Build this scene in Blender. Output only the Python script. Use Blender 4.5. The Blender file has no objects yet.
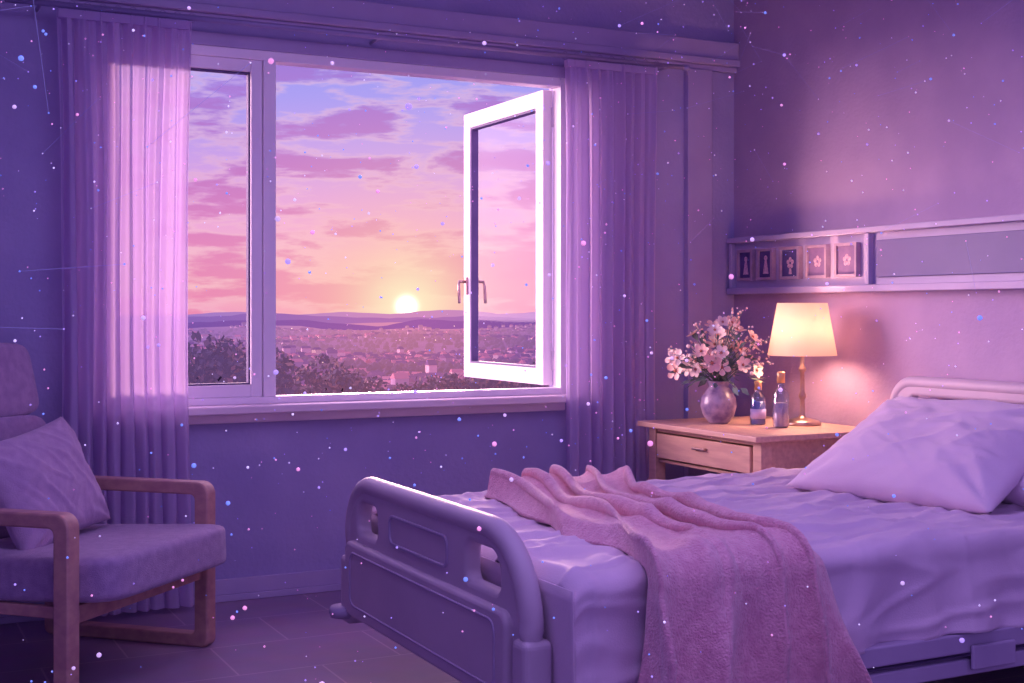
import bpy, bmesh, math, random
from mathutils import Vector, Matrix, noise, Euler
random.seed(7)
scene = bpy.context.scene
scene.view_settings.view_transform = 'Standard'
COL = scene.collection
pi = math.pi

def lin(c):
    c = c/255.0
    return c/12.92 if c <= 0.04045 else ((c+0.055)/1.055)**2.4
def rgb(r, g, b): return (lin(r), lin(g), lin(b), 1.0)

# ------------------------------------------------------------------ materials
def mat(name, col, rough=0.6, col2=None, nscale=8, bump=0.0, bscale=60, metal=0.0, sheen=0.0,
        emit=None, estr=0.0, coat=0.0, sub=0.0, stretch=(1,1,1)):
    m = bpy.data.materials.new(name); m.use_nodes = True
    nt = m.node_tree; N = nt.nodes; L = nt.links
    b = N['Principled BSDF']
    b.inputs['Base Color'].default_value = col
    b.inputs['Roughness'].default_value = rough
    b.inputs['Metallic'].default_value = metal
    b.inputs['Sheen Weight'].default_value = sheen
    b.inputs['Coat Weight'].default_value = coat
    if emit:
        b.inputs['Emission Color'].default_value = emit
        b.inputs['Emission Strength'].default_value = estr
    tc = N.new('ShaderNodeTexCoord')
    mp = N.new('ShaderNodeMapping'); mp.inputs['Scale'].default_value = stretch
    L.new(tc.outputs['Object'], mp.inputs['Vector'])
    if col2:
        n = N.new('ShaderNodeTexNoise'); n.inputs['Scale'].default_value = nscale
        n.inputs['Detail'].default_value = 5
        L.new(mp.outputs[0], n.inputs['Vector'])
        r = N.new('ShaderNodeValToRGB')
        r.color_ramp.elements[0].position = 0.35; r.color_ramp.elements[0].color = col
        r.color_ramp.elements[1].position = 0.65; r.color_ramp.elements[1].color = col2
        L.new(n.outputs[0], r.inputs[0]); L.new(r.outputs[0], b.inputs['Base Color'])
    if bump > 0:
        n2 = N.new('ShaderNodeTexNoise'); n2.inputs['Scale'].default_value = bscale
        n2.inputs['Detail'].default_value = 4
        L.new(mp.outputs[0], n2.inputs['Vector'])
        bp = N.new('ShaderNodeBump'); bp.inputs['Strength'].default_value = bump
        bp.inputs['Distance'].default_value = 0.01
        L.new(n2.outputs[0], bp.inputs['Height']); L.new(bp.outputs[0], b.inputs['Normal'])
    return m

def fabric(name, col, col2, transl, trans_w, alpha=0.0):
    m = bpy.data.materials.new(name); m.use_nodes = True
    nt = m.node_tree; N = nt.nodes; L = nt.links; N.clear()
    out = N.new('ShaderNodeOutputMaterial')
    tc = N.new('ShaderNodeTexCoord')
    n = N.new('ShaderNodeTexNoise'); n.inputs['Scale'].default_value = 5; n.inputs['Detail'].default_value = 5
    L.new(tc.outputs['Object'], n.inputs['Vector'])
    r = N.new('ShaderNodeValToRGB'); r.color_ramp.elements[0].color = col; r.color_ramp.elements[1].color = col2
    L.new(n.outputs[0], r.inputs[0])
    d = N.new('ShaderNodeBsdfDiffuse'); L.new(r.outputs[0], d.inputs['Color'])
    t = N.new('ShaderNodeBsdfTranslucent'); t.inputs['Color'].default_value = transl
    mx = N.new('ShaderNodeMixShader'); mx.inputs[0].default_value = trans_w
    L.new(d.outputs[0], mx.inputs[1]); L.new(t.outputs[0], mx.inputs[2])
    last = mx
    if alpha > 0:
        tr = N.new('ShaderNodeBsdfTransparent'); m2 = N.new('ShaderNodeMixShader')
        m2.inputs[0].default_value = alpha
        L.new(mx.outputs[0], m2.inputs[1]); L.new(tr.outputs[0], m2.inputs[2]); last = m2
    L.new(last.outputs[0], out.inputs[0])
    return m

def glass(name, tint, refl=0.02, rough=0.02):
    m = bpy.data.materials.new(name); m.use_nodes = True
    nt = m.node_tree; N = nt.nodes; L = nt.links; N.clear()
    out = N.new('ShaderNodeOutputMaterial')
    t = N.new('ShaderNodeBsdfTransparent'); t.inputs[0].default_value = tint
    g = N.new('ShaderNodeBsdfGlossy'); g.inputs['Roughness'].default_value = rough
    lw = N.new('ShaderNodeLayerWeight'); lw.inputs[0].default_value = .5
    pw = N.new('ShaderNodeMath'); pw.operation = 'POWER'; pw.inputs[1].default_value = 4
    L.new(lw.outputs['Facing'], pw.inputs[0])
    mu = N.new('ShaderNodeMath'); mu.operation = 'ADD'; mu.inputs[1].default_value = refl; mu.use_clamp = True
    L.new(pw.outputs[0], mu.inputs[0])
    mx = N.new('ShaderNodeMixShader')
    L.new(mu.outputs[0], mx.inputs[0]); L.new(t.outputs[0], mx.inputs[1]); L.new(g.outputs[0], mx.inputs[2])
    L.new(mx.outputs[0], out.inputs[0])
    return m

M_wall = mat('wall_paint', rgb(176,164,208), 0.85, rgb(162,150,198), 2.2, 0.25, 45)
M_wallr = mat('wall_paint_right', rgb(188,162,198), 0.85, rgb(172,148,188), 2.2, 0.3, 45)
M_ceil = mat('ceiling_paint', rgb(180,170,215), 0.9, rgb(170,160,205), 3, 0.1, 60)
M_trim = mat('trim_paint', rgb(184,168,206), 0.5, rgb(174,158,200), 4)
M_white = mat('window_pvc', rgb(252,242,250), 0.35, rgb(246,234,246), 3)
M_sill = mat('sill_paint', rgb(252,232,238), 0.45, rgb(244,222,232), 3)
M_sheet = mat('bed_linen', rgb(222,196,220), 0.8, rgb(212,186,214), 3, 0.15, 220, sheen=0.3)
M_pillow = mat('pillow_linen', rgb(230,206,228), 0.8, rgb(222,196,222), 3, 0.15, 200, sheen=0.3)
M_blank = mat('pink_knit', rgb(244,184,204), 0.95, rgb(228,158,186), 40, 0.8, 150, sheen=0.6)
M_matt = mat('mattress_ticking', rgb(180,165,210), 0.8, rgb(170,155,204), 6)
M_plast = mat('bed_plastic', rgb(200,180,200), 0.55, rgb(192,172,194), 4)
M_plast2 = mat('bed_plastic_dark', rgb(178,160,194), 0.5, rgb(168,150,186), 4)
M_steel = mat('bed_steel', rgb(160,146,188), 0.4, rgb(150,136,180), 6, metal=0.2)
M_rubber = mat('caster_rubber', rgb(60,52,80), 0.6, rgb(50,44,70), 9)
M_chairwood = mat('chair_wood', rgb(200,154,144), 0.45, rgb(178,130,132), 4, 0.1, 30, stretch=(1,6,6))
M_tablewood = mat('table_wood', rgb(220,176,158), 0.45, rgb(202,156,146), 5, 0.1, 30, stretch=(8,1,8))
M_uphol = mat('chair_upholstery', rgb(176,148,186), 0.9, rgb(160,132,174), 30, 0.35, 260, sheen=0.3)
M_cushion = mat('cushion_fabric', rgb(194,164,198), 0.9, rgb(180,150,188), 20, 0.3, 240, sheen=0.3)
M_brass = mat('lamp_brass', rgb(200,170,160), 0.3, rgb(170,140,140), 12, metal=0.8)
M_gold = mat('bottle_cap_gold', rgb(225,180,140), 0.35, rgb(205,160,120), 12, metal=0.6)
M_curt = fabric('curtain_fabric', rgb(208,192,234), rgb(218,202,240), rgb(232,204,238), 0.48, 0.16)
M_glass = glass('window_glass', (0.95, 0.94, 0.98, 1), 0.015)
M_bglass = glass('bottle_glass', (0.78, 0.82, 0.94, 1), 0.20, 0.06)

# floor tiles
M_floor = bpy.data.materials.new('floor_tiles'); M_floor.use_nodes = True
nt = M_floor.node_tree; N = nt.nodes; L = nt.links; b = N['Principled BSDF']
tc = N.new('ShaderNodeTexCoord'); br = N.new('ShaderNodeTexBrick')
br.offset = 0.5; br.inputs['Scale'].default_value = 1.0
br.inputs['Brick Width'].default_value = 0.62; br.inputs['Row Height'].default_value = 0.42
br.inputs['Mortar Size'].default_value = 0.004
br.inputs['Color1'].default_value = rgb(162,134,168); br.inputs['Color2'].default_value = rgb(156,128,163)
br.inputs['Mortar'].default_value = rgb(192,162,188)
nn = N.new('ShaderNodeTexNoise'); nn.inputs['Scale'].default_value = 7; nn.inputs['Detail'].default_value = 6
mixc = N.new('ShaderNodeMixRGB'); mixc.blend_type = 'MULTIPLY'; mixc.inputs[0].default_value = 0.35
L.new(tc.outputs['Object'], br.inputs['Vector']); L.new(tc.outputs['Object'], nn.inputs['Vector'])
L.new(br.outputs['Color'], mixc.inputs[1]); L.new(nn.outputs['Color'], mixc.inputs[2])
L.new(mixc.outputs[0], b.inputs['Base Color']); b.inputs['Roughness'].default_value = 0.42

# ------------------------------------------------------------------ mesh helpers
def finish(name, bm, m, parent=None, smooth=False, auto=True):
    me = bpy.data.meshes.new(name)
    bmesh.ops.recalc_face_normals(bm, faces=bm.faces)
    bm.to_mesh(me); bm.free()
    ob = bpy.data.objects.new(name, me); COL.objects.link(ob)
    ms = m if isinstance(m, (list, tuple)) else [m]
    for x in ms: me.materials.append(x)
    if smooth:
        for p in me.polygons: p.use_smooth = True
    if parent: setp(ob, parent)
    return ob

_ico = {}
def ico_tpl(sub):
    if sub not in _ico:
        b_ = bmesh.new(); bmesh.ops.create_icosphere(b_, subdivisions=sub, radius=1.0)
        b_.verts.index_update()
        _ico[sub] = ([v.co.copy() for v in b_.verts], [tuple(v.index for v in f.verts) for f in b_.faces]); b_.free()
    return _ico[sub]
def balls(name, items, mats, parent=None, jitter=0.0):
    """items: (centre, radius, subdivisions, material index) -> one mesh"""
    V = []; F = []; MI = []
    for c, r, sub, mi in items:
        tv, tf = ico_tpl(sub); o_ = len(V)
        for q in tv:
            p = Vector(c)+q*r
            if jitter: p += noise.noise_vector(p*.3)*r*jitter
            V.append(p)
        for f in tf: F.append(tuple(i+o_ for i in f)); MI.append(mi)
    me = bpy.data.meshes.new(name); me.from_pydata(V, [], F)
    for m_ in mats: me.materials.append(m_)
    me.polygons.foreach_set('material_index', MI); me.update()
    ob = bpy.data.objects.new(name, me); COL.objects.link(ob)
    if parent: setp(ob, parent)
    return ob
def add_ball(bm, c, r, sub, mi):
    tv, tf = ico_tpl(sub); vs_ = [bm.verts.new(Vector(c)+q*r) for q in tv]
    for f in tf:
        ff = bm.faces.new([vs_[i] for i in f]); ff.material_index = mi; ff.smooth = True

def setp(ob, parent):
    ob.parent = parent
    ob.matrix_parent_inverse = parent.matrix_basis.inverted()

def empty(name, loc, rz=0.0):
    e = bpy.data.objects.new(name, None); e.empty_display_size = 0.1
    e.location = loc; e.rotation_euler = (0, 0, rz); COL.objects.link(e)
    e.matrix_basis = Matrix.Translation(loc) @ Matrix.Rotation(rz, 4, 'Z')
    return e

def add_box(bm, lo, hi, mtx=None, mi=0):
    vs = [bm.verts.new((x, y, z)) for x in (lo[0], hi[0]) for y in (lo[1], hi[1]) for z in (lo[2], hi[2])]
    if mtx:
        for v in vs: v.co = mtx @ v.co
    for f in ((0,1,3,2),(4,6,7,5),(0,4,5,1),(2,3,7,6),(0,2,6,4),(1,5,7,3)):
        bm.faces.new([vs[i] for i in f]).material_index = mi
    return vs

def box(name, lo, hi, m, parent=None, bev=0.0, mtx=None, seg=3):
    bm = bmesh.new(); add_box(bm, lo, hi, mtx)
    ob = finish(name, bm, m, parent)
    if bev > 0:
        md = ob.modifiers.new('bevel', 'BEVEL'); md.width = bev; md.segments = seg
        for p in ob.data.polygons: p.use_smooth = True
        md.harden_normals = True
    return ob

def boxes(name, lst, m, parent=None, bev=0.0, mtx=None):
    bm = bmesh.new()
    for lo, hi in lst: add_box(bm, lo, hi, mtx)
    ob = finish(name, bm, m, parent)
    if bev > 0:
        md = ob.modifiers.new('bevel', 'BEVEL'); md.width = bev; md.segments = 3; md.harden_normals = True
        for p in ob.data.polygons: p.use_smooth = True
    return ob

def add_lathe(bm, prof, c, n=32, mi=0):
    rings = []
    for r, z in prof:
        rings.append([bm.verts.new((c[0]+r*math.cos(2*pi*i/n), c[1]+r*math.sin(2*pi*i/n), c[2]+z)) for i in range(n)])
    for a, b2 in zip(rings, rings[1:]):
        for i in range(n):
            f = bm.faces.new((a[i], a[(i+1) % n], b2[(i+1) % n], b2[i])); f.smooth = True; f.material_index = mi
def lathe(name, prof, c, m, parent=None, n=32):
    bm = bmesh.new(); add_lathe(bm, prof, c, n)
    return finish(name, bm, m, parent, smooth=True)

def add_tube(bm, pts, r, n=8, mi=0, cap=True):
    pts = [Vector(p) for p in pts]; rings = []
    for i, p in enumerate(pts):
        d = (pts[min(i+1, len(pts)-1)] - pts[max(i-1, 0)]).normalized()
        a = d.cross(Vector((0, 0, 1)))
        if a.length < 1e-3: a = d.cross(Vector((1, 0, 0)))
        a.normalize(); c = d.cross(a)
        rr = r[i] if isinstance(r, (list, tuple)) else r
        rings.append([bm.verts.new(p + rr*(a*math.cos(2*pi*k/n) + c*math.sin(2*pi*k/n))) for k in range(n)])
    for A, B in zip(rings, rings[1:]):
        for k in range(n):
            f = bm.faces.new((A[k], A[(k+1) % n], B[(k+1) % n], B[k])); f.smooth = True; f.material_index = mi
    if cap:
        bm.faces.new(rings[0]).material_index = mi; bm.faces.new(rings[-1][::-1]).material_index = mi
def tube(name, pts, r, m, parent=None, n=10):
    bm = bmesh.new(); add_tube(bm, pts, r, n); return finish(name, bm, m, parent)

def rrect(x0, x1, y0, y1, rad, n=10):
    """rad: bl, br, tr, tl"""
    if not isinstance(rad, (list, tuple)): rad = [rad]*4
    out = []
    for (cx, cy, r, a0) in ((x0+rad[0], y0+rad[0], rad[0], pi), (x1-rad[1], y0+rad[1], rad[1], 1.5*pi),
                            (x1-rad[2], y1-rad[2], rad[2], 0), (x0+rad[3], y1-rad[3], rad[3], .5*pi)):
        for i in range(n+1):
            a = a0 + (pi/2)*i/n
            out.append((cx+r*math.cos(a), cy+r*math.sin(a)))
    return out

def plate(name, loops, thick, bev, mtx, m, parent=None):
    cu = bpy.data.curves.new(name+'_c', 'CURVE'); cu.dimensions = '2D'; cu.fill_mode = 'BOTH'
    cu.extrude = max(thick/2-bev, 0.0005); cu.bevel_depth = bev; cu.bevel_resolution = 3; cu.offset = -bev
    for lp in loops:
        sp = cu.splines.new('POLY'); sp.points.add(len(lp)-1)
        for i, (x, y) in enumerate(lp): sp.points[i].co = (x, y, 0, 1)
        sp.use_cyclic_u = True
    tmp = bpy.data.objects.new(name+'_tmp', cu); COL.objects.link(tmp)
    dg = bpy.context.evaluated_depsgraph_get(); dg.update()
    me = bpy.data.meshes.new_from_object(tmp.evaluated_get(dg))
    bpy.data.objects.remove(tmp)
    me.name = name; me.transform(mtx); me.materials.clear(); me.materials.append(m)
    ob = bpy.data.objects.new(name, me); COL.objects.link(ob)
    if parent: setp(ob, parent)
    return ob

def grid(name, fn, nu, nv, m, parent=None, solid=0.0, closed=False):
    V = [fn(i/nu, j/nv) for i in range(nu+1) for j in range(nv+1)]; w_ = nv+1
    F = [(i*w_+j, (i+1)*w_+j, (i+1)*w_+j+1, i*w_+j+1) for i in range(nu) for j in range(nv)]
    me = bpy.data.meshes.new(name); me.from_pydata(V, [], F); me.materials.append(m)
    me.polygons.foreach_set('use_smooth', [True]*len(F)); me.update()
    ob = bpy.data.objects.new(name, me); COL.objects.link(ob)
    if parent: setp(ob, parent)
    if solid: 
        md = ob.modifiers.new('solid', 'SOLIDIFY'); md.thickness = solid; md.offset = 0
    return ob

def puff(name, size, mtx, m, parent=None, n=6.0, res=14, wr=0.0):
    bm = bmesh.new(); bmesh.ops.create_cube(bm, size=2)
    bmesh.ops.subdivide_edges(bm, edges=bm.edges, cuts=res, use_grid_fill=True)
    for v in bm.verts:
        p = v.co
        s = (abs(p.x)**n+abs(p.y)**n+abs(p.z)**n)**(-1/n)
        q = Vector((p.x*s*size[0]/2, p.y*s*size[1]/2, p.z*s*size[2]/2))
        if wr: q *= 1 + wr*noise.noise(q*6)
        v.co = mtx @ q
    return finish(name, bm, m, parent, smooth=True)

def pillow(name, w, h, t, mtx, m, parent=None, seed=0, n=60):
    bm = bmesh.new(); V = {}
    for side in (1, -1):
        for i in range(n+1):
            for j in range(n+1):
                a = -1+2*i/n; c = -1+2*j/n
                edge = (i in (0, n)) or (j in (0, n))
                if side == -1 and edge: V[(side, i, j)] = V[(1, i, j)]; continue
                px = a*(1-0.07*(1-c*c))*w/2; py = c*(1-0.07*(1-a*a))*h/2
                hh = ((1-a**4)**0.55)*((1-c**4)**0.55)*t/2*(0.75+0.25*(1-a*a)*(1-c*c))
                q = Vector((a*3+seed, c*3, side))
                wrk = 0
                for (kx, ky, am, th0) in ((1.1, 4.2, .15, .5), (1.6, 6.0, .08, -.7)):
                    aa = a*math.cos(th0)+c*math.sin(th0); cc = -a*math.sin(th0)+c*math.cos(th0)
                    wrk += max(0, .55-abs(noise.noise(Vector((aa*kx+seed, cc*ky, side*2+ky))))*2.4)*am
                wrk += noise.noise(q*0.6)*0.16
                crn = 0
                for sa in (-1, 1):
                    for sc_ in (-1, 1):
                        dx, dy = 1-a*sa, 1-c*sc_; rr_ = math.hypot(dx, dy)
                        crn += math.exp(-(rr_/.5)**2)*.20*math.sin(math.atan2(dy, dx)*11+seed+sa+sc_)
                hh *= (1+wrk+crn)
                V[(side, i, j)] = bm.verts.new(mtx @ Vector((px, py, side*hh)))
    for side in (1, -1):
        for i in range(n):
            for j in range(n):
                f = [V[(side, i, j)], V[(side, i+1, j)], V[(side, i+1, j+1)], V[(side, i, j+1)]]
                bm.faces.new(f)
    ob = finish(name, bm, m, parent, smooth=True)
    return ob

# ------------------------------------------------------------------ dimensions
YB = 5.84; XR = 4.31; XL = -1.1; YF = -0.2; ZC = 3.1
WX0, WX1, WZ0, WZ1 = 0.93, 3.27, 0.88, 2.49

# room shell
boxes('wall_back', [((XL-.2, YB, -0.1), (WX0, YB+.2, ZC)), ((WX1, YB, -0.1), (XR+.2, YB+.2, ZC)),
                    ((WX0, YB, -0.1), (WX1, YB+.2, WZ0)), ((WX0, YB, WZ1), (WX1, YB+.2, ZC))], M_wall)
box('wall_right', (XR, YF, -0.1), (XR+.2, YB, ZC), M_wallr)
box('wall_left', (XL-.2, YF, -0.1), (XL, YB, ZC), M_wall)
box('floor', (XL-.2, YF-1.5, -0.1), (XR+.2, YB+.2, 0), M_floor)
box('ceiling', (XL-.2, YF, ZC), (XR+.2, YB+.2, ZC+.1), M_ceil)
boxes('baseboard_back', [((XL, YB-.018, 0.03), (XR, YB, .10)), ((XL, YB-.026, 0), (XR, YB, .03))], M_trim, bev=.004)
boxes('baseboard_right', [((XR-.018, YF, 0), (XR, YB-.03, .10))], M_trim, bev=.004)
boxes('trim_1', [((XL, YB-.06, 2.63), (XR, YB, 2.665)), ((XL, YB-.045, 2.665), (XR, YB, 2.76)), ((XL, YB-.03, 2.60), (XR, YB, 2.63))], M_trim, bev=.006)
boxes('trim_2', [((3.98, YB-.04, 0.10), (4.14, YB, 2.60))], M_trim, bev=.005)

# ------------------------------------------------------------------ window
win = empty('window_1', (2.1, YB+.04, WZ0))
f0, f1 = YB-.015, YB+.07
boxes('frame', [((WX0, f0, WZ0), (WX0+.05, f1, WZ1)), ((WX1-.05, f0, WZ0), (WX1, f1, WZ1)),
                ((WX0+.05, f0+.002, WZ1-.045), (WX1-.05, f1, WZ1)), ((WX0+.05, f0+.002, WZ0+.002), (WX1-.05, f1, WZ0+.035)),
                ((1.677, f0, WZ0+.035), (1.735, f1, WZ1-.045))], M_white, win, bev=.004)
boxes('fixed_sash', [((WX0+.05, f0+.012, WZ0+.035), (WX0+.11, f1-.01, WZ1-.045)), ((1.622, f0+.012, WZ0+.035), (1.675, f1-.01, WZ1-.045)),
                     ((WX0+.11, f0+.014, WZ1-.10), (1.622, f1-.01, WZ1-.045)), ((WX0+.11, f0+.014, WZ0+.035), (1.622, f1-.01, WZ0+.09))], M_white, win, bev=.004)
M_gasket = mat('window_gasket', rgb(96,80,126), 0.6, rgb(84,70,114), 9)
boxes('gasket', [((1.614, f0+.03, WZ0+.09), (1.621, f1-.02, WZ1-.10)), ((WX0+.11, f0+.03, WZ0+.091), (1.614, f1-.02, WZ0+.098)),
                 ((WX0+.11, f0+.03, WZ1-.108), (1.614, f1-.02, WZ1-.101))], M_gasket, win)
bm = bmesh.new()
vv = [bm.verts.new(p) for p in ((WX0+.10, YB+.028, WZ0+.08), (1.63, YB+.028, WZ0+.08), (1.63, YB+.028, WZ1-.09), (WX0+.10, YB+.028, WZ1-.09))]
bm.faces.new(vv); finish('fixed_glass', bm, M_glass, win)
# open casement (hinged at right, opened outwards ~90 deg)
SX = 3.195; S0, S1, Z0, Z1 = YB+.075, YB+1.05, WZ0+.045, WZ1-.05
T = .028
boxes('open_sash', [((SX-T, S0, Z0), (SX+T, S0+.085, Z1)), ((SX-T, S1-.085, Z0), (SX+T, S1, Z1)),
                    ((SX-T+.001, S0+.085, Z0), (SX+T-.001, S1-.085, Z0+.085)), ((SX-T+.001, S0+.085, Z1-.085), (SX+T-.001, S1-.085, Z1))], M_white, win, bev=.005)
boxes('sash_gasket', [((SX-T+.006, S0+.086, Z0+.095), (SX+T-.006, S0+.093, Z1-.095)), ((SX-T+.006, S1-.093, Z0+.095), (SX+T-.006, S1-.086, Z1-.095)),
                      ((SX-T+.006, S0+.086, Z0+.086), (SX+T-.006, S1-.086, Z0+.095)), ((SX-T+.006, S0+.086, Z1-.095), (SX+T-.006, S1-.086, Z1-.086))], M_gasket, win)
bm = bmesh.new()
vv = [bm.verts.new(p) for p in ((SX, S0+.08, Z0+.08), (SX, S1-.08, Z0+.08), (SX, S1-.08, Z1-.08), (SX, S0+.08, Z1-.08))]
bm.faces.new(vv); finish('sash_glass', bm, M_glass, win)
bm = bmesh.new()
for sgn in (-1, 1):
    x = SX+sgn*(T+.004)
    add_box(bm, (x-.008, S1-.06, 1.40), (x+.008, S1-.03, 1.50))
    add_tube(bm, [(x, S1-.045, 1.475), (x+sgn*.045, S1-.045, 1.475), (x+sgn*.05, S1-.05, 1.45), (x+sgn*.05, S1-.06, 1.35)], .009, 8)
finish('sash_handle', bm, M_brass, win)
bm = bmesh.new()
for z in (1.05, 2.30): add_tube(bm, [(SX+.03, YB+.07, z-.05), (SX+.03, YB+.07, z+.05)], .012, 10)
finish('hinges', bm, M_white, win)
boxes('window_sill', [((.86, YB-.11, .845), (3.26, YB-.001, .882)), ((.90, YB-.03, .80), (3.24, YB-.001, .845))], M_sill, win, bev=.008)
boxes('casing', [((3.272, YB-.02, .885), (3.34, YB, 2.488)), ((.86, YB-.02, 2.49), (3.34, YB, 2.55)), ((.86, YB-.02, .885), (.928, YB, 2.488))], M_trim, win, bev=.004)
box('outer_ledge', (.88, YB+.21, .83), (3.32, YB+.26, .875), M_sill, win)

# ------------------------------------------------------------------ curtains
rail = empty('curtain_rail', (2.2, 5.69, 2.57))
bm = bmesh.new(); add_tube(bm, [(.55, 5.69, 2.575), (3.88, 5.69, 2.575)], .013, 12)
for x in (.54, 3.89): add_lathe(bm, [(0, -.02), (.02, -.015), (.024, 0), (.02, .015), (0, .02)], (x, 5.69, 2.575), 12)
for x in (.7, 2.2, 3.8): add_tube(bm, [(x, 5.69, 2.575), (x, YB, 2.575)], .008, 8)
finish('rod', bm, M_steel, rail)

def curtain(name, xa, xb, z0, nf, seed):
    e = empty(name, ((xa+xb)/2, 5.69, z0))
    zt = 2.555
    def fn(u, v):
        zz = zt - (zt-z0)*v
        ph = u*nf*2*pi + 1.3*noise.noise(Vector((u*4+seed, v*1.1, 0))) + 1.0*noise.noise(Vector((u*9+seed, v*.6, 4)))
        am = (.030+.028*noise.noise(Vector((u*6, seed, v*.8)))) * (0.75+.35*v)
        if v < .03: am *= .8
        y = 5.69 + am*math.sin(ph) + .007*math.sin(2.3*ph+seed)
        g = 1 - .06*math.sin(v*pi)
        xc = (xa+xb)/2
        x = xc + (xa+(xb-xa)*u-xc)*g + .012*math.cos(ph)*v + .008*noise.noise(Vector((u*5, v*3, seed)))
        return (x, y, zz)
    grid('cloth', fn, 260, 46, M_curt, e)
    box('header_tape', (xa+.005, 5.672, zt-.035), (xb-.005, 5.708, zt+.0), M_curt, e)
    bm = bmesh.new()
    for i in range(nf+1):
        x = xa+(xb-xa)*i/nf
        add_tube(bm, [(x+.016*math.cos(a), 5.69, 2.575+.02*math.sin(a)) for a in [k*pi/6 for k in range(13)]], .0025, 6, cap=False)
    finish('rings', bm, M_steel, e)
curtain('curtain', .76, 1.32, .03, 9, 3)
curtain('curtain', 3.17, 3.71, .03, 8, 11)

# ------------------------------------------------------------------ headwall panel on the right wall
pan = empty('headwall_panel', (XR-.02, 4.2, 1.40))
px0 = XR-.045
boxes('rail_body', [((px0+.02, 2.0, 1.41), (XR, 5.82, 1.68)),
                    ((px0-.02, 2.0, 1.672), (XR, 5.82, 1.70)), ((px0-.02, 2.0, 1.395), (XR, 5.82, 1.428)),
                    ((px0-.01, 5.79, 1.43), (XR, 5.815, 1.67)), ((px0-.01, 4.72, 1.43), (XR, 4.75, 1.67))], M_trim, pan, bev=.004)
M_insert = mat('panel_insert', rgb(104,88,152), 0.5, rgb(94,80,144), 3)
box('long_insert', (px0+.008, 2.1, 1.462), (px0+.022, 4.69, 1.636), M_insert, pan, bev=.003)
M_frame = mat('picture_frame_wood', rgb(176,148,176), 0.5, rgb(156,130,164), 20)
M_dark = mat('picture_mat_dark', rgb(84,70,136), 0.8, rgb(66,56,118), 20)
M_lite = mat('picture_mat_light', rgb(134,106,156), 0.8, rgb(118,94,144), 20)
M_peach = mat('picture_motif', rgb(216,180,200), 0.7, rgb(170,130,170), 90)
bm = bmesh.new()
for k, yc in enumerate((5.68, 5.51, 5.31, 5.10, 4.885)):
    w = .065 if k < 2 else .078; zc = 1.55; h = .082; x = px0
    for lo, hi in (((x-.008, yc-w, zc-h), (x+.02, yc-w+.014, zc+h)), ((x-.008, yc+w-.014, zc-h), (x+.02, yc+w, zc+h)),
                   ((x-.007, yc-w+.014, zc+h-.014), (x+.02, yc+w-.014, zc+h)), ((x-.007, yc-w+.014, zc-h), (x+.02, yc+w-.014, zc-h+.014))):
        add_box(bm, lo, hi, mi=0)
    add_box(bm, (x+.004, yc-w+.014, zc-h+.014), (x+.018, yc+w-.014, zc+h-.014), mi=1 if k < 3 else 2)
    nf0 = set(bm.faces)
    S = Matrix.Translation((x+.004, yc, zc)) @ Matrix.Diagonal((.2, 1, 1, 1))
    if k in (0, 1):
        bmesh.ops.create_cone(bm, cap_ends=True, segments=10, radius1=.024, radius2=.008, depth=.07, matrix=S @ Matrix.Translation((0, 0, -.015)))
        bmesh.ops.create_uvsphere(bm, u_segments=10, v_segments=8, radius=.014, matrix=S @ Matrix.Translation((0, 0, .032)))
    else:
        for a in range(5):
            an = a*2*pi/5
            bmesh.ops.create_uvsphere(bm, u_segments=8, v_segments=6, radius=.012, matrix=S @ Matrix.Translation((0, .018*math.sin(an), .018*math.cos(an))))
        if k == 2: bmesh.ops.create_cone(bm, cap_ends=True, segments=8, radius1=.012, radius2=.008, depth=.03, matrix=S @ Matrix.Translation((0, 0, -.042)))
    for f in set(bm.faces)-nf0: f.material_index = 3
finish('small_pictures', bm, [M_frame, M_dark, M_lite, M_peach], pan)

# ------------------------------------------------------------------ hospital bed
bed = empty('hospital_bed', (2.9, 3.7, 0))
BY0, BY1 = 2.95, 4.45
FY0, FY1 = 3.05, 4.40; FT = .715
def YZ(x): return Matrix(((0, 0, 1, x), (1, 0, 0, 0), (0, 1, 0, 0), (0, 0, 0, 1)))
XFt = 1.60
outer = rrect(FY0-.02, FY1+.02, .25, FT, [.07, .07, .19, .25], 14)
h1 = rrect(3.19, 3.41, .535, .645, [.03, .03, .04, .07], 8)
h2 = rrect(4.12, 4.30, .535, .64, [.03, .03, .06, .04], 8)
plate('footboard', [outer, h1, h2], .055, .018, YZ(XFt), M_plast, bed)
top = rrect(FY0+.0, FY1-.0, .28, FT-.015, [.07, .07, .18, .24], 14)
path = [(FY1, .31)] + [p for p in top[30:60]] + [(FY0, .31)]
tube('footboard_rim', [(XFt-.003, p[0], p[1]) for p in path], .034, M_plast, bed, 14)
plate('footboard_center_inset', [rrect(3.53, 4.00, .54, .64, .03), rrect(3.54, 3.99, .55, .63, .025)], .012, .003, YZ(XFt-.028), M_plast2, bed)
plate('footboard_lower_panel', [rrect(3.11, 4.38, .24, .50, [.05, .05, .04, .04])], .045, .014, YZ(XFt-.028), M_plast, bed)
plate('footboard_lower_groove', [rrect(3.17, 4.32, .28, .47, .04), rrect(3.178, 4.312, .288, .462, .035)], .01, .003, YZ(XFt-.050), M_plast2, bed)
bm = bmesh.new()
for yy in (FY0+.0, FY1):
    add_box(bm, (XFt-.045, yy-.04, .20), (XFt+.045, yy+.04, .44))
md = finish('footboard_posts', bm, M_plast, bed).modifiers.new('b', 'BEVEL'); md.width = .02; md.segments = 4
bm = bmesh.new()
for yy in (FY0-.01, FY1+.01):
    add_lathe(bm, [(0, -.02), (.048, -.018), (.054, 0), (.048, .018), (0, .02)], (XFt-.04, yy, .24), 24)
finish('corner_bumpers', bm, M_plast2, bed)
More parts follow.
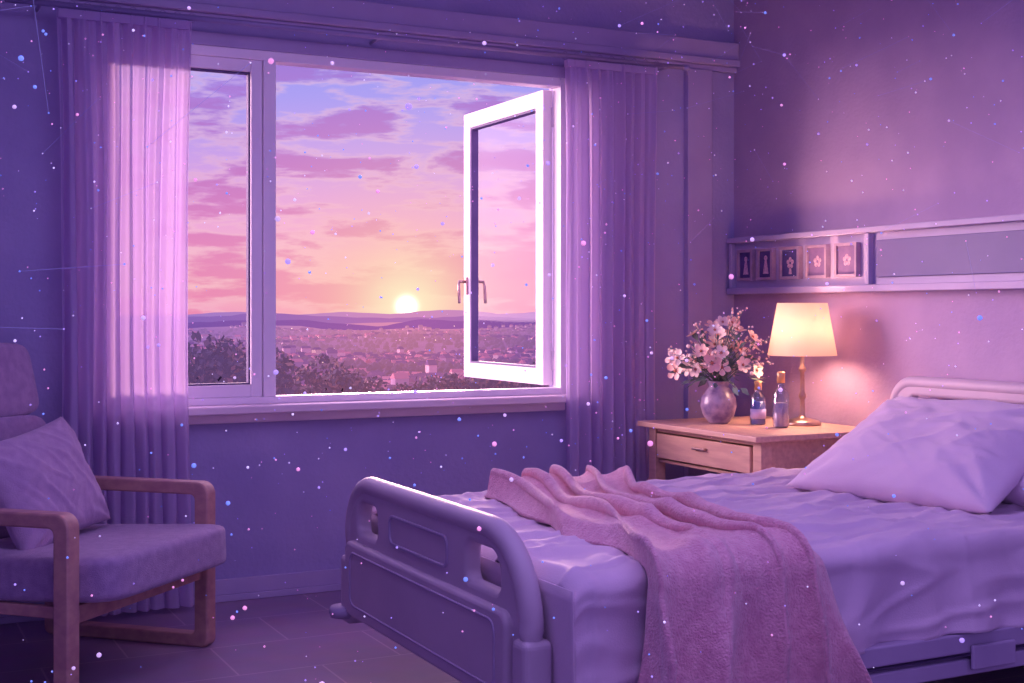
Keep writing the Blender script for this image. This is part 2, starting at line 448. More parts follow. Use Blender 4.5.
# headboard
hb = rrect(BY0, BY1+.03, .35, 1.00, [.05, .05, .12, .12], 12)
plate('headboard', [hb, rrect(BY0+.12, BY1-.09, .86, .93, .03)], .05, .016, YZ(4.19), M_plast, bed)
plate('headboard_panel', [rrect(BY0+.10, BY1-.07, .40, .83, .05)], .03, .01, YZ(4.16), M_plast2, bed)
hp = rrect(BY0+.01, BY1+.02, .38, .99, [.05, .05, .12, .12], 12)
tube('headboard_rim', [(4.185, BY1+.02, .38)] + [(4.185, p[0], p[1]) for p in hp[26:52]] + [(4.185, BY0+.01, .38)], .028, M_plast, bed, 12)
# frame
boxes('bed_frame', [((1.66, BY0+.02, .30), (4.16, BY0+.07, .37)), ((1.66, BY1-.07, .30), (4.16, BY1-.02, .37)),
                    ((1.66, BY0+.02, .37), (4.16, BY1-.02, .41)),
                    ((2.05, BY0+.10, .16), (4.05, BY0+.15, .22)), ((2.05, BY1-.15, .16), (4.05, BY1-.10, .22)),
                    ((2.08, BY0+.15, .16), (2.16, BY1-.15, .22)), ((3.92, BY0+.15, .16), (4.0, BY1-.15, .22)),
                    ((2.3, 3.2, .18), (2.36, 3.26, .37)), ((3.4, 3.2, .18), (3.46, 3.26, .37)),
                    ((2.3, 4.1, .18), (2.36, 4.16, .37)), ((3.4, 4.1, .18), (3.46, 4.16, .37))], M_steel, bed, bev=.008)
boxes('side_rail', [((2.05, BY0-.06, .275), (4.08, BY0-.02, .335)), ((2.05, BY0-.052, .205), (4.08, BY0-.02, .255)),
                    ((3.45, BY0-.07, .19), (3.53, BY0-.02, .35)),
                    ((2.77, BY0-.02, .28), (2.81, BY0+.03, .33)), ((3.47, BY0-.02, .28), (3.51, BY0+.03, .33)),
                    ((3.00, BY0-.075, .225), (3.18, BY0-.06, .30))], M_plast2, bed, bev=.008)
bm = bmesh.new()
for x in (2.12, 3.96):
    for y in (BY0+.12, BY1-.12):
        bmesh.ops.create_cone(bm, cap_ends=True, segments=24, radius1=.06, radius2=.06, depth=.04,
                              matrix=Matrix.Translation((x, y, .06)) @ Matrix.Rotation(pi/2, 4, 'X'))
        add_box(bm, (x-.03, y-.032, .06), (x+.03, y-.024, .16)); add_box(bm, (x-.03, y+.024, .06), (x+.03, y+.032, .16))
        add_box(bm, (x-.03, y-.032, .14), (x+.03, y+.032, .165))
finish('casters', bm, M_rubber, bed)
puff('mattress', (2.44, 1.44, .19), Matrix.Translation((2.91, 3.70, .505)), M_matt, bed, n=14)

def crosspath(s, off=0.0, zt=.615, ya=BY0-.02, yb=BY1+.01, zfar=.36, znear=.33, r=.05):
    Lf = zt-r-zfar; Lc = r*pi/2; Lt = (yb-r)-(ya+r); Ln = zt-r-znear
    if s < Lf: return (yb, zfar+s, 1, 0, 1-s/Lf)
    s -= Lf
    if s < Lc:
        a = s/r; return (yb-r+r*math.cos(a), zt-r+r*math.sin(a), math.cos(a), math.sin(a), 0)
    s -= Lc
    if s < Lt: return (yb-r-s, zt, 0, 1, 0)
    s -= Lt
    if s < Lc:
        a = s/r; return (ya+r-r*math.sin(a), zt-r+r*math.cos(a), -math.sin(a), math.cos(a), 0)
    s -= Lc
    return (ya, zt-r-s, -1, 0, s/Ln)
def plen(zt=.615, ya=BY0-.02, yb=BY1+.01, zfar=.36, znear=.33, r=.05):
    return (zt-r-zfar)+r*pi+((yb-r)-(ya+r))+(zt-r-znear)

def ridged(v): return 1-abs(noise.noise(v))*2
def sheetfn(u, v):
    x = 1.648+2.477*u
    zn = .33-.11*max(0, 1-u*4)
    s = v*plen(znear=zn)
    y, z, ny, nz, reg = crosspath(s, znear=zn)
    d = 0.010*noise.noise(Vector((x*1.6, s*1.6, 0)))
    w = ridged(Vector((x*2.2+s*1.2, s*4.5-x*.6, 3)))
    d += .018*max(0, w-.5)*1.6
    w2 = ridged(Vector((x*1.5-s*.7, s*8+x*1.1, 9)))
    d += .018*max(0, w2-.6)*1.6
    w3 = ridged(Vector((x*7, s*1.6-x*1.2, 5)))
    d += .014*max(0, w3-.6)
    if reg > 0 or abs(ny) > .5:
        k = max(reg, .1)
        d += k*(.018*math.sin(x*13+2*noise.noise(Vector((x*2, 0, reg))))+.012*math.sin(x*29+reg*1.5)+.02)
        z += -.02*noise.noise(Vector((x*2.5, 7, 0)))*reg
    e = 0
    if u < .02: e = (1-u/.02)
    z -= .045*e*e*(1-reg)
    return (x, y+ny*d, z+nz*d)
grid('bed_sheet', sheetfn, 260, 210, M_sheet, bed, solid=.004)
def footfn(u, v):
    y = 2.915+1.55*u; z = .585-.37*v
    return (1.647+.006*math.sin(y*21+v)*v, y+(.02*v if u < .1 else 0)*-1, z)
grid('bed_sheet_foot', footfn, 80, 12, M_sheet, bed, solid=.004)

# pink blanket
def blankfn(u, v):
    zn = .25
    kw = dict(zt=.628, ya=BY0-.055, znear=zn)
    Ltot = plen(**kw)
    s0 = .42
    s = s0+(Ltot-s0)*v
    y, z, ny, nz, reg = crosspath(s, **kw)
    k = v
    left = 2.02-.24*k + .03*math.sin(k*pi) + .04*noise.noise(Vector((k*4, 1, 0)))
    right = 2.60-.27*k-.04*math.sin(k*pi)+ .22*max(0, k-.72)/.28 + .05*noise.noise(Vector((k*4, 5, 0)))
    wv = noise.noise(Vector((u*1.5, v*2.0, 2)))
    ph = (u*4.2 + wv*.9 + .9*v)*2*pi
    fold = (.5+.5*math.sin(ph))
    fold2 = max(0, ridged(Vector((u*3.2+v*1.5, v*2.2-u, 8)))-.1)
    fold3 = max(0, ridged(Vector((u*2-v*1.4, v*4+u*2.4, 14)))-.3)
    edge = min(1, min(u, 1-u)/.05)
    env = .90+.45*noise.noise(Vector((u*2.0, v*3, 1)))+.15*math.exp(-((v-.12)/.2)**2)
    amp = .050+.050*min(1, reg*2)
    x = left+(right-left)*u + .034*math.cos(ph)*env
    d = .010*edge+amp*fold*edge*max(.5, env) + .024*fold2*edge+ .024*fold3*edge
    d += .018*math.exp(-((v-.05)/.09)**2)*edge
    if v < .02: d *= v/.02
    if reg > 0: z += .03*noise.noise(Vector((u*4, 3, 0)))*reg
    return (x, y+ny*d, z+nz*d)
bl = grid('pink_blanket', blankfn, 200, 260, M_blank, None, solid=.014)

def basis(loc, ax, ay):
    ax = Vector(ax).normalized(); ay = Vector(ay); ay = (ay-ax*ay.dot(ax)).normalized(); az = ax.cross(ay)
    m = Matrix.Identity(4)
    for i in range(3): m[i][0] = ax[i]; m[i][1] = ay[i]; m[i][2] = az[i]; m[i][3] = loc[i]
    return m
pillow('bed_pillow', .88, .70, .23, basis((3.59, 3.63, .785), (-.18, 1, .0), (-.86, -.26, -.42)), M_pillow, seed=2)
pillow('bed_pillow', .90, .60, .22, basis((3.84, 3.30, .72), (0, 1, 0), (-1, 0, -.14)), M_pillow, seed=8)

# ------------------------------------------------------------------ armchair
CH = Vector((.716, 5.007, 0)); RZ = -pi/4
CM = Matrix.Translation(CH) @ Matrix.Rotation(RZ, 4, 'Z')
ch = empty('armchair', CH, RZ)
def XZ(y): return CM @ Matrix(((1, 0, 0, 0), (0, 0, -1, y), (0, 1, 0, 0), (0, 0, 0, 1)))
for i, y in enumerate((-.425, .425)):
    plate('side_frame_%d' % (i+1), [rrect(-.42, .335, 0, .64, [.03, .03, .05, .05], 6), rrect(-.365, .275, .05, .59, .02, 5)],
          .065, .008, XZ(y), M_chairwood, ch)
boxes('seat_rails', [((.27, -.40, .265), (.31, .40, .325)), ((-.36, -.40, .25), (-.32, .40, .31)),
                     ((-.32, -.395, .28), (.27, -.365, .32)), ((-.32, .365, .28), (.27, .395, .32))], M_chairwood, ch, bev=.005, mtx=CM)
puff('seat_cushion', (.84, .785, .16), CM @ Matrix.Translation((.04, 0, .395)) @ Matrix.Rotation(math.radians(-3), 4, 'Y'), M_uphol, ch, n=10)
tilt = math.radians(-14)
BK = CM @ Matrix.Translation((-.33, 0, .42)) @ Matrix.Rotation(tilt, 4, 'Y')
puff('back_cushion', (.13, .76, .46), BK @ Matrix.Translation((0, 0, .25)), M_uphol, ch, n=8)
puff('head_cushion', (.125, .74, .30), BK @ Matrix.Translation((-.005, 0, .625)), M_uphol, ch, n=7)
boxes('back_frame', [((-.10, -.33, -.12), (-.065, -.28, .70)), ((-.10, .28, -.12), (-.065, .33, .70)), ((-.10, -.28, .30), (-.065, .28, .35))], M_chairwood, ch, bev=.005, mtx=BK)
pm = CM @ Matrix.Translation((-.095, -.02, .665)) @ Matrix.Rotation(math.radians(-24), 4, 'Y') @ Matrix.Rotation(math.radians(90), 4, 'Y') @ Matrix.Rotation(math.radians(8), 4, 'Z')
pillow('throw_pillow', .44, .54, .19, pm, M_cushion, seed=5)

# ------------------------------------------------------------------ nightstand
ns = empty('nightstand', (3.9, 5.05, 0))
box('top', (3.49, 4.57, .733), (4.24, 5.53, .76), M_tablewood, ns, bev=.006)
boxes('carcass', [((3.54, 4.60, 0), (3.60, 4.66, .733)), ((3.54, 5.44, 0), (3.60, 5.50, .733)),
                  ((4.17, 4.60, 0), (4.23, 4.66, .733)), ((4.17, 5.44, 0), (4.23, 5.50, .733)),
                  ((3.60, 4.61, .56), (4.17, 4.64, .733)), ((3.60, 5.46, .56), (4.17, 5.49, .733)),
                  ((4.19, 4.66, .2), (4.21, 5.44, .733)), ((3.56, 4.66, .56), (4.19, 5.44, .575)),
                  ((3.56, 4.66, .20), (4.19, 5.44, .225)), ((3.55, 4.66, .71), (3.58, 5.44, .733))], M_tablewood, ns, bev=.004)
box('drawer_front', (3.535, 4.675, .585), (3.56, 5.425, .705), M_tablewood, ns, bev=.005)
boxes('drawer_handle', [((3.515, 5.00, .655), (3.535, 5.10, .668))], M_brass, ns, bev=.004)

# ------------------------------------------------------------------ table lamp
LX, LY, LZ = 4.06, 4.96, .76
lamp = empty('table_lamp', (LX, LY, LZ))
lathe('base', [(0, 0), (.085, 0), (.088, .01), (.078, .022), (.045, .030), (.02, .036), (.012, .05), (.011, .12), (.018, .135), (.018, .145), (.011, .16),
               (.010, .25), (.018, .262), (.018, .272), (.010, .285), (.010, .33), (.018, .335), (.018, .36), (0, .365)], (LX, LY, LZ), M_brass, lamp, 32)
M_shade = bpy.data.materials.new('lamp_shade_fabric'); M_shade.use_nodes = True
nt = M_shade.node_tree; N = nt.nodes; L = nt.links; N.clear()
o = N.new('ShaderNodeOutputMaterial'); d = N.new('ShaderNodeBsdfDiffuse'); t = N.new('ShaderNodeBsdfTranslucent')
d.inputs[0].default_value = rgb(250,225,205)
nz = N.new('ShaderNodeTexNoise'); nz.inputs['Scale'].default_value = 60
rr = N.new('ShaderNodeValToRGB'); rr.color_ramp.elements[0].color = rgb(230,208,196); rr.color_ramp.elements[1].color = rgb(236,216,206)
L.new(nz.outputs[0], rr.inputs[0]); L.new(rr.outputs[0], t.inputs[0])
em = N.new('ShaderNodeEmission'); em.inputs[0].default_value = rgb(255,206,170); em.inputs[1].default_value = .30
mx = N.new('ShaderNodeMixShader'); mx.inputs[0].default_value = .5; ad = N.new('ShaderNodeAddShader')
L.new(d.outputs[0], mx.inputs[1]); L.new(t.outputs[0], mx.inputs[2]); L.new(mx.outputs[0], ad.inputs[0]); L.new(em.outputs[0], ad.inputs[1]); L.new(ad.outputs[0], o.inputs[0])
lathe('shade', [(.163, .333), (.118, .583), (.114, .583), (.159, .333), (.163, .333)], (LX, LY, LZ), M_shade, lamp, 48)
bm = bmesh.new()
for a in range(3): 
    an = a*2*pi/3
    add_tube(bm, [(LX, LY, LZ+.56), (LX+.116*math.cos(an), LY+.116*math.sin(an), LZ+.575)], .002, 6)
add_tube(bm, [(LX, LY, LZ+.36), (LX, LY, LZ+.57)], .003, 6)
finish('shade_spider', bm, M_brass, lamp)
M_bulb = mat('bulb_glow', rgb(255,230,200), .5, emit=rgb(255,205,150), estr=4)
bm = bmesh.new(); bmesh.ops.create_uvsphere(bm, u_segments=16, v_segments=12, radius=.025, matrix=Matrix.Translation((LX, LY, LZ+.385)))
finish('bulb', bm, M_bulb, lamp, smooth=True)
ld = bpy.data.lights.new('lamp_light', 'POINT'); ld.energy = 22; ld.color = (1, .56, .36); ld.shadow_soft_size = .085
lo = bpy.data.objects.new('lamp_light', ld); lo.location = (LX, LY, LZ+.45); COL.objects.link(lo); setp(lo, lamp)

# ------------------------------------------------------------------ vase + flowers
VX, VY = 3.76, 5.22
vs = empty('flower_vase', (VX, VY, .76))
M_vase = mat('vase_ceramic', rgb(178,156,186), .3, rgb(120,98,146), 22, coat=.4)
lathe('vase', [(0, 0), (.045, 0), (.052, .008), (.075, .04), (.088, .085), (.083, .125), (.060, .160), (.046, .178), (.052, .20), (.056, .206), (.050, .204), (.042, .18), (.05, .15), (0, .14)],
      (VX, VY, .76), M_vase, vs, 40)
M_petal = mat('petal_cream', rgb(255,236,226), .6, rgb(255,218,208), 30)
M_petal2 = mat('petal_peach', rgb(254,214,196), .6, rgb(250,196,192), 30)
M_center = mat('flower_center', rgb(214,140,110), .7, rgb(180,100,100), 90)
M_leaf = mat('flower_leaf', rgb(122,140,130), .6, rgb(92,112,116), 30)
bm = bmesh.new()
rnd = random.Random(4)
heads = []
for k in range(54):
    for _ in range(60):
        th = rnd.uniform(0, 2*pi); ph = rnd.uniform(-.2, 1.45)
        d = Vector((math.cos(th)*math.cos(ph), math.sin(th)*math.cos(ph), math.sin(ph)))
        r = rnd.uniform(.10, .235)
        p = Vector((VX, VY, 1.03))+d*r
        if all((p-q[0]).length > .046 for q in heads): heads.append((p, d, k)); break
def flower(p, d, R, mi):
    d = (d+Vector((rnd.uniform(-.3, .3)-.25, rnd.uniform(-.3, .3)-.45, rnd.uniform(-.1, .3)))).normalized()
    a = d.orthogonal().normalized(); c = d.cross(a); n = rnd.choice((5, 6, 6)); off = rnd.uniform(0, 1)
    for i in range(n):
        an = off+i*2*pi/n; e = a*math.cos(an)+c*math.sin(an); s = d.cross(e)
        prof = [(0.12, .0, .10), (.45, .30, .16), (.8, .38, .24), (1.04, .14, .34)]
        L_ = [bm.verts.new(p+e*R*q[0]+s*R*q[1]+d*R*q[2]*1.1) for q in prof]
        C_ = [bm.verts.new(p+e*R*q[0]*1.03+d*R*(q[2]-.08)) for q in prof]
        R_ = [bm.verts.new(p+e*R*q[0]-s*R*q[1]+d*R*q[2]*1.1) for q in prof]
        for j in range(3):
            for A, B in ((L_, C_), (C_, R_)):
                f = bm.faces.new((A[j], A[j+1], B[j+1], B[j])); f.material_index = mi; f.smooth = True
    add_ball(bm, p+d*R*.14, R*.2, 1, 2)
base = Vector((VX, VY, .95))
for p, d, k in heads:
    mid = base.lerp(p, .5)+Vector((0, 0, .03))
    add_tube(bm, [base+Vector((rnd.uniform(-.02, .02), rnd.uniform(-.02, .02), -.02)), mid, p-d*.005], .0017, 5, mi=3)
    if k < 38: flower(p, d, rnd.uniform(.034, .046), rnd.choice((0, 0, 1)))
    else: add_ball(bm, p, .010, 2, 0)
for k in range(22):
    th = rnd.uniform(0, 2*pi); el = rnd.uniform(.1, 1.3)
    d = Vector((math.cos(th)*math.cos(el), math.sin(th)*math.cos(el), math.sin(el)))
    tip = Vector((VX, VY, 1.02))+d*rnd.uniform(.25, .33)
    pts = [base.lerp(tip, q)+Vector((0, 0, .04*math.sin(q*pi))) for q in (0, .35, .7, 1)]
    add_tube(bm, pts, .0014, 5, mi=3)
    for i in range(9):
        q = .55+.45*i/8
        c = base.lerp(tip, q)+Vector((rnd.uniform(-.016, .016), rnd.uniform(-.016, .016), .04*math.sin(q*pi)+rnd.uniform(-.01, .01)))
        add_ball(bm, c, rnd.uniform(.004, .008), 1, rnd.choice((0, 1)))
for k in range(130):
    th = rnd.uniform(0, 2*pi); el = rnd.uniform(-.45, 1.2)
    d = Vector((math.cos(th)*math.cos(el), math.sin(th)*math.cos(el), math.sin(el)))
    p = Vector((VX, VY, 1.0))+d*rnd.uniform(.04, .20); s = d.cross(Vector((rnd.uniform(-1, 1), rnd.uniform(-1, 1), 1))).normalized()
    L_ = rnd.uniform(.045, .08); w = L_*.2
    a, b2, c, e = p, p+d*L_*.45+s*w, p+d*L_+Vector((0, 0, -.01)), p+d*L_*.45-s*w
    f = bm.faces.new([bm.verts.new(q) for q in (a, b2, c, e)]); f.material_index = 3
finish('flowers', bm, [M_petal, M_petal2, M_center, M_leaf], vs)

# ------------------------------------------------------------------ bottles
M_liq = mat('bottle_liquid', rgb(110,116,190), .2, rgb(94,100,178), 12, coat=.6)
M_liq2 = mat('bottle_liquid_pale', rgb(196,170,190), .2, rgb(180,152,182), 12, coat=.6)
M_lab = mat('bottle_label', rgb(180,168,220), .6, rgb(164,152,208), 20)
def bottle(x, y, h, r, liq, fill, label):
    e = empty('glass_bottle', (x, y, .76))
    hb_ = h*.60
    lathe('glass', [(0, 0.001), (r*.92, 0.001), (r, .006), (r, hb_), (r*.85, hb_+.014), (r*.42, hb_+.03), (r*.36, h*.80), (r*.44, h*.82)], (x, y, .76), M_bglass, e, 28)
    lathe('liquid', [(0, .004), (r*.86, .004), (r*.92, .01), (r*.92, hb_*fill), (0, hb_*fill)], (x, y, .76), liq, e, 28)
    lathe('cap', [(r*.40, h*.80), (r*.50, h*.80), (r*.50, h*.985), (r*.42, h), (0, h)], (x, y, .76), M_gold, e, 20)
    if label: lathe('label', [(r*1.01, hb_*.25), (r*1.02, hb_*.25), (r*1.02, hb_*.62), (r*1.01, hb_*.62)], (x, y, .76), M_lab, e, 28)
bottle(3.875, 5.06, .21, .037, M_liq, .9, True)
bottle(3.885, 4.90, .26, .038, M_liq2, .75, False)

# ------------------------------------------------------------------ landscape
def painted_haze_mat(name, stops, k=1700.0, glow=1.0, rnd_island=True, rough=.8, base=0.0, h1=(158,120,198), h2=(244,154,180), fixed=None):  # haze is painted in as emission by position, pinker towards the sun
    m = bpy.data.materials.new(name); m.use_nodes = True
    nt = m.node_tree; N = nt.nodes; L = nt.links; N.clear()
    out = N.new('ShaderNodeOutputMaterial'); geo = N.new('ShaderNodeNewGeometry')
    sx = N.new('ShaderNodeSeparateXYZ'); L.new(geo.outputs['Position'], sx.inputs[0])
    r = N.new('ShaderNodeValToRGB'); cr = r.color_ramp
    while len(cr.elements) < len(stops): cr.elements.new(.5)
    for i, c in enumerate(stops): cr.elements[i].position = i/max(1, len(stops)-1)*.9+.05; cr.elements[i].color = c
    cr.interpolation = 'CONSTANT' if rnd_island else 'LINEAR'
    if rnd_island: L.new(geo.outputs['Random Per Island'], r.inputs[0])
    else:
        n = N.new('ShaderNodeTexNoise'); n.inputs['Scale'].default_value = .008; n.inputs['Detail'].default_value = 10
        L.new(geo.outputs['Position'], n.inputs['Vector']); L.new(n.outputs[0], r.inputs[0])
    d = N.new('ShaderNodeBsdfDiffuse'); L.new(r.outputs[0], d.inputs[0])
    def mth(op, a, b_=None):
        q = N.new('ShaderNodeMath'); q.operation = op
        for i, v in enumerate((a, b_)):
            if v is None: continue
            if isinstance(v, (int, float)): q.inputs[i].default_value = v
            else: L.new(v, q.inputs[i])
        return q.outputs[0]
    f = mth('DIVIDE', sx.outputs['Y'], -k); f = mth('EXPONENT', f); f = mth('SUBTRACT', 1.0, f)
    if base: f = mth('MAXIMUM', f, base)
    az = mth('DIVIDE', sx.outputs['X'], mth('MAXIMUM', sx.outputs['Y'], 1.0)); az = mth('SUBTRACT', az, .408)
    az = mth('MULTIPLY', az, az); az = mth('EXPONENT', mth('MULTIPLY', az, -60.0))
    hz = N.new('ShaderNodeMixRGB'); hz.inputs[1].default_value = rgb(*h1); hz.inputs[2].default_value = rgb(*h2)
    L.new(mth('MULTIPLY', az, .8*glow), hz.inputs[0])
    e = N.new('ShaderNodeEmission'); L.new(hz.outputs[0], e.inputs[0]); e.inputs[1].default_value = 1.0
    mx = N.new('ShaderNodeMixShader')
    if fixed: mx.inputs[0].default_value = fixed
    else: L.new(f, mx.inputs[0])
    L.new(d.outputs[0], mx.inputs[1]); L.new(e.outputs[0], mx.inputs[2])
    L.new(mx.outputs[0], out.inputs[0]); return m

def terr(x, y):
    t = min(1, max(0, (y-25)/600)); t = t*t*(3-2*t)
    z = -9-56*t + 5*noise.noise(Vector((x*.004, y*.004, 0)))*t
    if y > 700: z += min(1, (y-700)/600)*(20*noise.noise(Vector((x*.0022, y*.0014, 5)))+4)
    return z
town = empty('hillside_town', (900, 2200, -60))
ys = [8, 20, 35, 50, 70, 100, 140, 190, 260, 350, 480, 650, 850, 1000, 1150, 1300, 1500, 1700, 1950, 2200, 2500, 2850, 3200, 3600, 4200, 5000, 6000, 7000]
def gfn(u, v):
    k = v*(len(ys)-1); i = min(int(k), len(ys)-2); y = ys[i]+(ys[i+1]-ys[i])*(k-i); w = 60+y*1.1
    x = y*.35-w+2*w*u; return (x, y, terr(x, y))
grid('valley_ground', gfn, 200, (len(ys)-1)*2, painted_haze_mat('valley_haze', [rgb(70,60,100), rgb(110,80,130), rgb(150,105,150)], 2600, 1.0, False), town)
# ranges of hills behind the town
def hills(name, y0, zpk, amp, sc, seed, m, depth=900):
    def fn(u, q):
        y = y0+depth*q; prof = math.sin(min(1, q*1.15)*pi/2)
        x = -2600+(2600+y0*1.25)*u
        n = noise.noise(Vector((x*sc, seed, 0)))+.45*noise.noise(Vector((x*sc*2.7, seed, 3)))+.18*noise.noise(Vector((x*sc*8, seed, q*2)))
        return (x, y, -72+(zpk+amp*n+72)*prof)
    grid(name, fn, 320, 8, m, town)
hills('far_hills', 9000, -8, 48, .0008, 3, painted_haze_mat('far_hill_haze', [rgb(90,70,130), rgb(120,90,150)], 1, .9, False, h1=(160,128,206), h2=(238,154,188), fixed=.88))
hills('mid_hills', 6200, -26, 42, .0012, 9, painted_haze_mat('mid_hill_haze', [rgb(84,64,126), rgb(104,78,140)], 1, .8, False, h1=(138,106,190), h2=(214,128,178), fixed=.85))
hills('near_hills', 4300, -38, 34, .0018, 15, painted_haze_mat('near_hill_haze', [rgb(84,64,126), rgb(124,88,150)], 1, .8, False, h1=(116,86,168), h2=(194,108,164), fixed=.75))
bm = bmesh.new(); rnd = random.Random(21)
for k in range(7500):
    y = 760*math.exp(rnd.random()*1.7); x = y*rnd.uniform(.05, .75)
    if noise.noise(Vector((x*.0035, y*.002, 2))) < -.06: continue
    w = rnd.uniform(6, 11); l = rnd.uniform(7, 15); h = rnd.uniform(3, 6.5) if rnd.random() < .97 else rnd.uniform(9, 16)
    R = Matrix.Translation((x, y, terr(x, y)-1)) @ Matrix.Rotation(rnd.uniform(-.7, .7), 4, 'Z')
    add_box(bm, (-l/2, -w/2, 0), (l/2, w/2, h), R, 0)
    vs_ = [bm.verts.new(R @ Vector(q)) for q in ((-l/2-.6, -w/2-.6, h), (l/2+.6, -w/2-.6, h), (l/2+.6, w/2+.6, h), (-l/2-.6, w/2+.6, h), (-l/2, 0, h+w*.45), (l/2, 0, h+w*.45))]
    for f in ((0,1,5,4), (2,3,4,5), (0,4,3), (1,2,5)): bm.faces.new([vs_[i] for i in f]).material_index = 1
M_h1 = painted_haze_mat('house_walls', [rgb(190,160,200), rgb(240,200,215), rgb(255,225,225), rgb(160,130,180), rgb(255,230,205)], 4200, 1.0, base=.40)
M_h2 = painted_haze_mat('house_roofs', [rgb(120,84,140), rgb(220,140,160), rgb(100,72,130), rgb(235,160,175)], 4200, 1.0, base=.35)
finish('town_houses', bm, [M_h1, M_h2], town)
its = []
for k in range(110):
    y = 900*math.exp(rnd.random()*1.5); x = y*rnd.uniform(.05, .75)
    its.append(((x, y, terr(x, y)+7), .00042*y, 1, 0))
balls('town_lights', its, [mat('street_light_glow', rgb(255,220,180), emit=rgb(255,214,186), estr=1.2)], town)
its = []
for k in range(8500):
    y = 420*math.exp(rnd.random()*2.2); x = y*rnd.uniform(.05, .75)
    if y > 900 and noise.noise(Vector((x*.0035, y*.002, 2))) > .10 and rnd.random() < .6: continue
    r = rnd.uniform(3, 6.5)
    its.append(((x, y, terr(x, y)+r*.5), r, 1, 0))
balls('valley_trees', its, [painted_haze_mat('valley_foliage', [rgb(64,58,96), rgb(80,66,108), rgb(96,74,118)], 2600, 1.0)], town, .4)

# nearby trees
M_fol = painted_haze_mat('tree_leaves', [rgb(84,80,98), rgb(112,102,112), rgb(150,120,122), rgb(96,88,108), rgb(186,140,126)], 900, .8, base=.22)
M_bark = mat('tree_bark', rgb(60,46,66), .9, rgb(44,34,54), 4)
def tree(x, y, top, R, seed):
    rd = random.Random(seed); bm = bmesh.new(); g = terr(x, y)
    add_tube(bm, [(x, y, g-.3), (x+.2, y, (g+top)/2-R*.5), (x, y+.1, top-R)], [.32, .24, .12], 8, mi=1)
    blobs = []
    for k in range(18):
        th = rd.uniform(0, 2*pi); q = rd.uniform(.1, .8)*R
        c = Vector((x+q*math.cos(th), y+q*math.sin(th), top-R*.45-rd.uniform(0, 1.2)*R*.8+(.35*R*(1-q/R))))
        rb = rd.uniform(.26, .44)*R
        add_tube(bm, [(x, y, top-R*1.3), c], [.08, .03], 5, mi=1)
        blobs.append((c, rb))
    for c, rb in blobs:
        for i in range(230):
            d = Vector((rd.gauss(0, 1), rd.gauss(0, 1), rd.gauss(0, 1))).normalized()
            p = c+d*rb*rd.uniform(.65, 1.05); a = Vector((rd.gauss(0, 1), rd.gauss(0, 1), rd.gauss(0, 1))).normalized(); e = a.cross(d).normalized()
            s = rd.uniform(.09, .17)
            bm.faces.new([bm.verts.new(p+a*s), bm.verts.new(p+e*s*.6), bm.verts.new(p-a*s), bm.verts.new(p-e*s*.6)])
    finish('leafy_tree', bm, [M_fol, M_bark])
spots = [(8.4, 38, 1.35, 2.6), (10.6, 41, .45, 2.2), (6.2, 40, 1.5, 2.8), (12.6, 44, -.9, 2.0), (16.5, 56, -1.5, 2.3), (19.5, 57, -1.2, 2.5), (22.3, 58, -1.8, 2.3),
         (25.4, 56, -1.7, 2.4), (28.6, 57, -1.4, 2.6), (31.5, 56, -.9, 2.7), (14.2, 52, -1.8, 2.2), (34, 55, -.8, 2.8), (37, 54, -1.5, 2.6), (18, 46, -2.2, 2.2), (22, 45, -2.3, 2.2), (27, 46, -2.2, 2.2), (32, 47, -1.8, 2.4)]
for i, (x, y, t_, R) in enumerate(spots): tree(x, y, t_, R, i)

# ------------------------------------------------------------------ floating sparkles in the room air
spk = empty('floating_sparkles', (2, 3.5, 1.5))
rnd = random.Random(99); pts = []; its = []
for k in range(3300):
    x = rnd.uniform(-.6, 4.15); y = rnd.uniform(2.0, 5.55); z = rnd.uniform(.12, 2.95)
    if x > 1.5 and 2.8 < y < 4.6 and z < 1.05: 
        if not (z > .78 and x < 3.0): continue
    if x > 3.4 and y > 4.5 and z < 1.5: continue
    if x < 1.35 and y > 4.2 and z < 1.25: continue
    r = rnd.choice((.0012, .0016, .0021, .0028)) if rnd.random() < .94 else rnd.uniform(.0042, .0075)
    pts.append(Vector((x, y, z)))
    its.append(((x, y, z), r, 1 if r < .003 else 3, rnd.choice((0, 1, 2, 3)) if r < .003 else rnd.choice((1, 2, 3, 4))))
M_s = [mat('sparkle_white', rgb(240,225,255), emit=rgb(215,195,255), estr=1.0),
       mat('sparkle_blue', rgb(120,150,255), emit=rgb(120,145,250), estr=.9),
       mat('sparkle_pink', rgb(255,180,225), emit=rgb(240,150,215), estr=.9),
       mat('sparkle_violet', rgb(190,160,255), emit=rgb(180,150,245), estr=.9),
       mat('sparkle_lilac', rgb(225,190,245), emit=rgb(215,180,240), estr=.8)]
balls('motes', its, M_s, spk)
bm = bmesh.new()
for i in range(0, len(pts)-1, 9):
    near = sorted(pts, key=lambda q: (q-pts[i]).length)[4]
    if (near-pts[i]).length < .5 and pts[i].z > 1.2 and near.z > 1.2 and (pts[i].x > 3.2 or pts[i].x < .6): add_tube(bm, [pts[i], near], .0003, 4)
finish('threads', bm, mat('sparkle_thread', rgb(150,140,220), emit=rgb(160,150,235), estr=.4), spk)

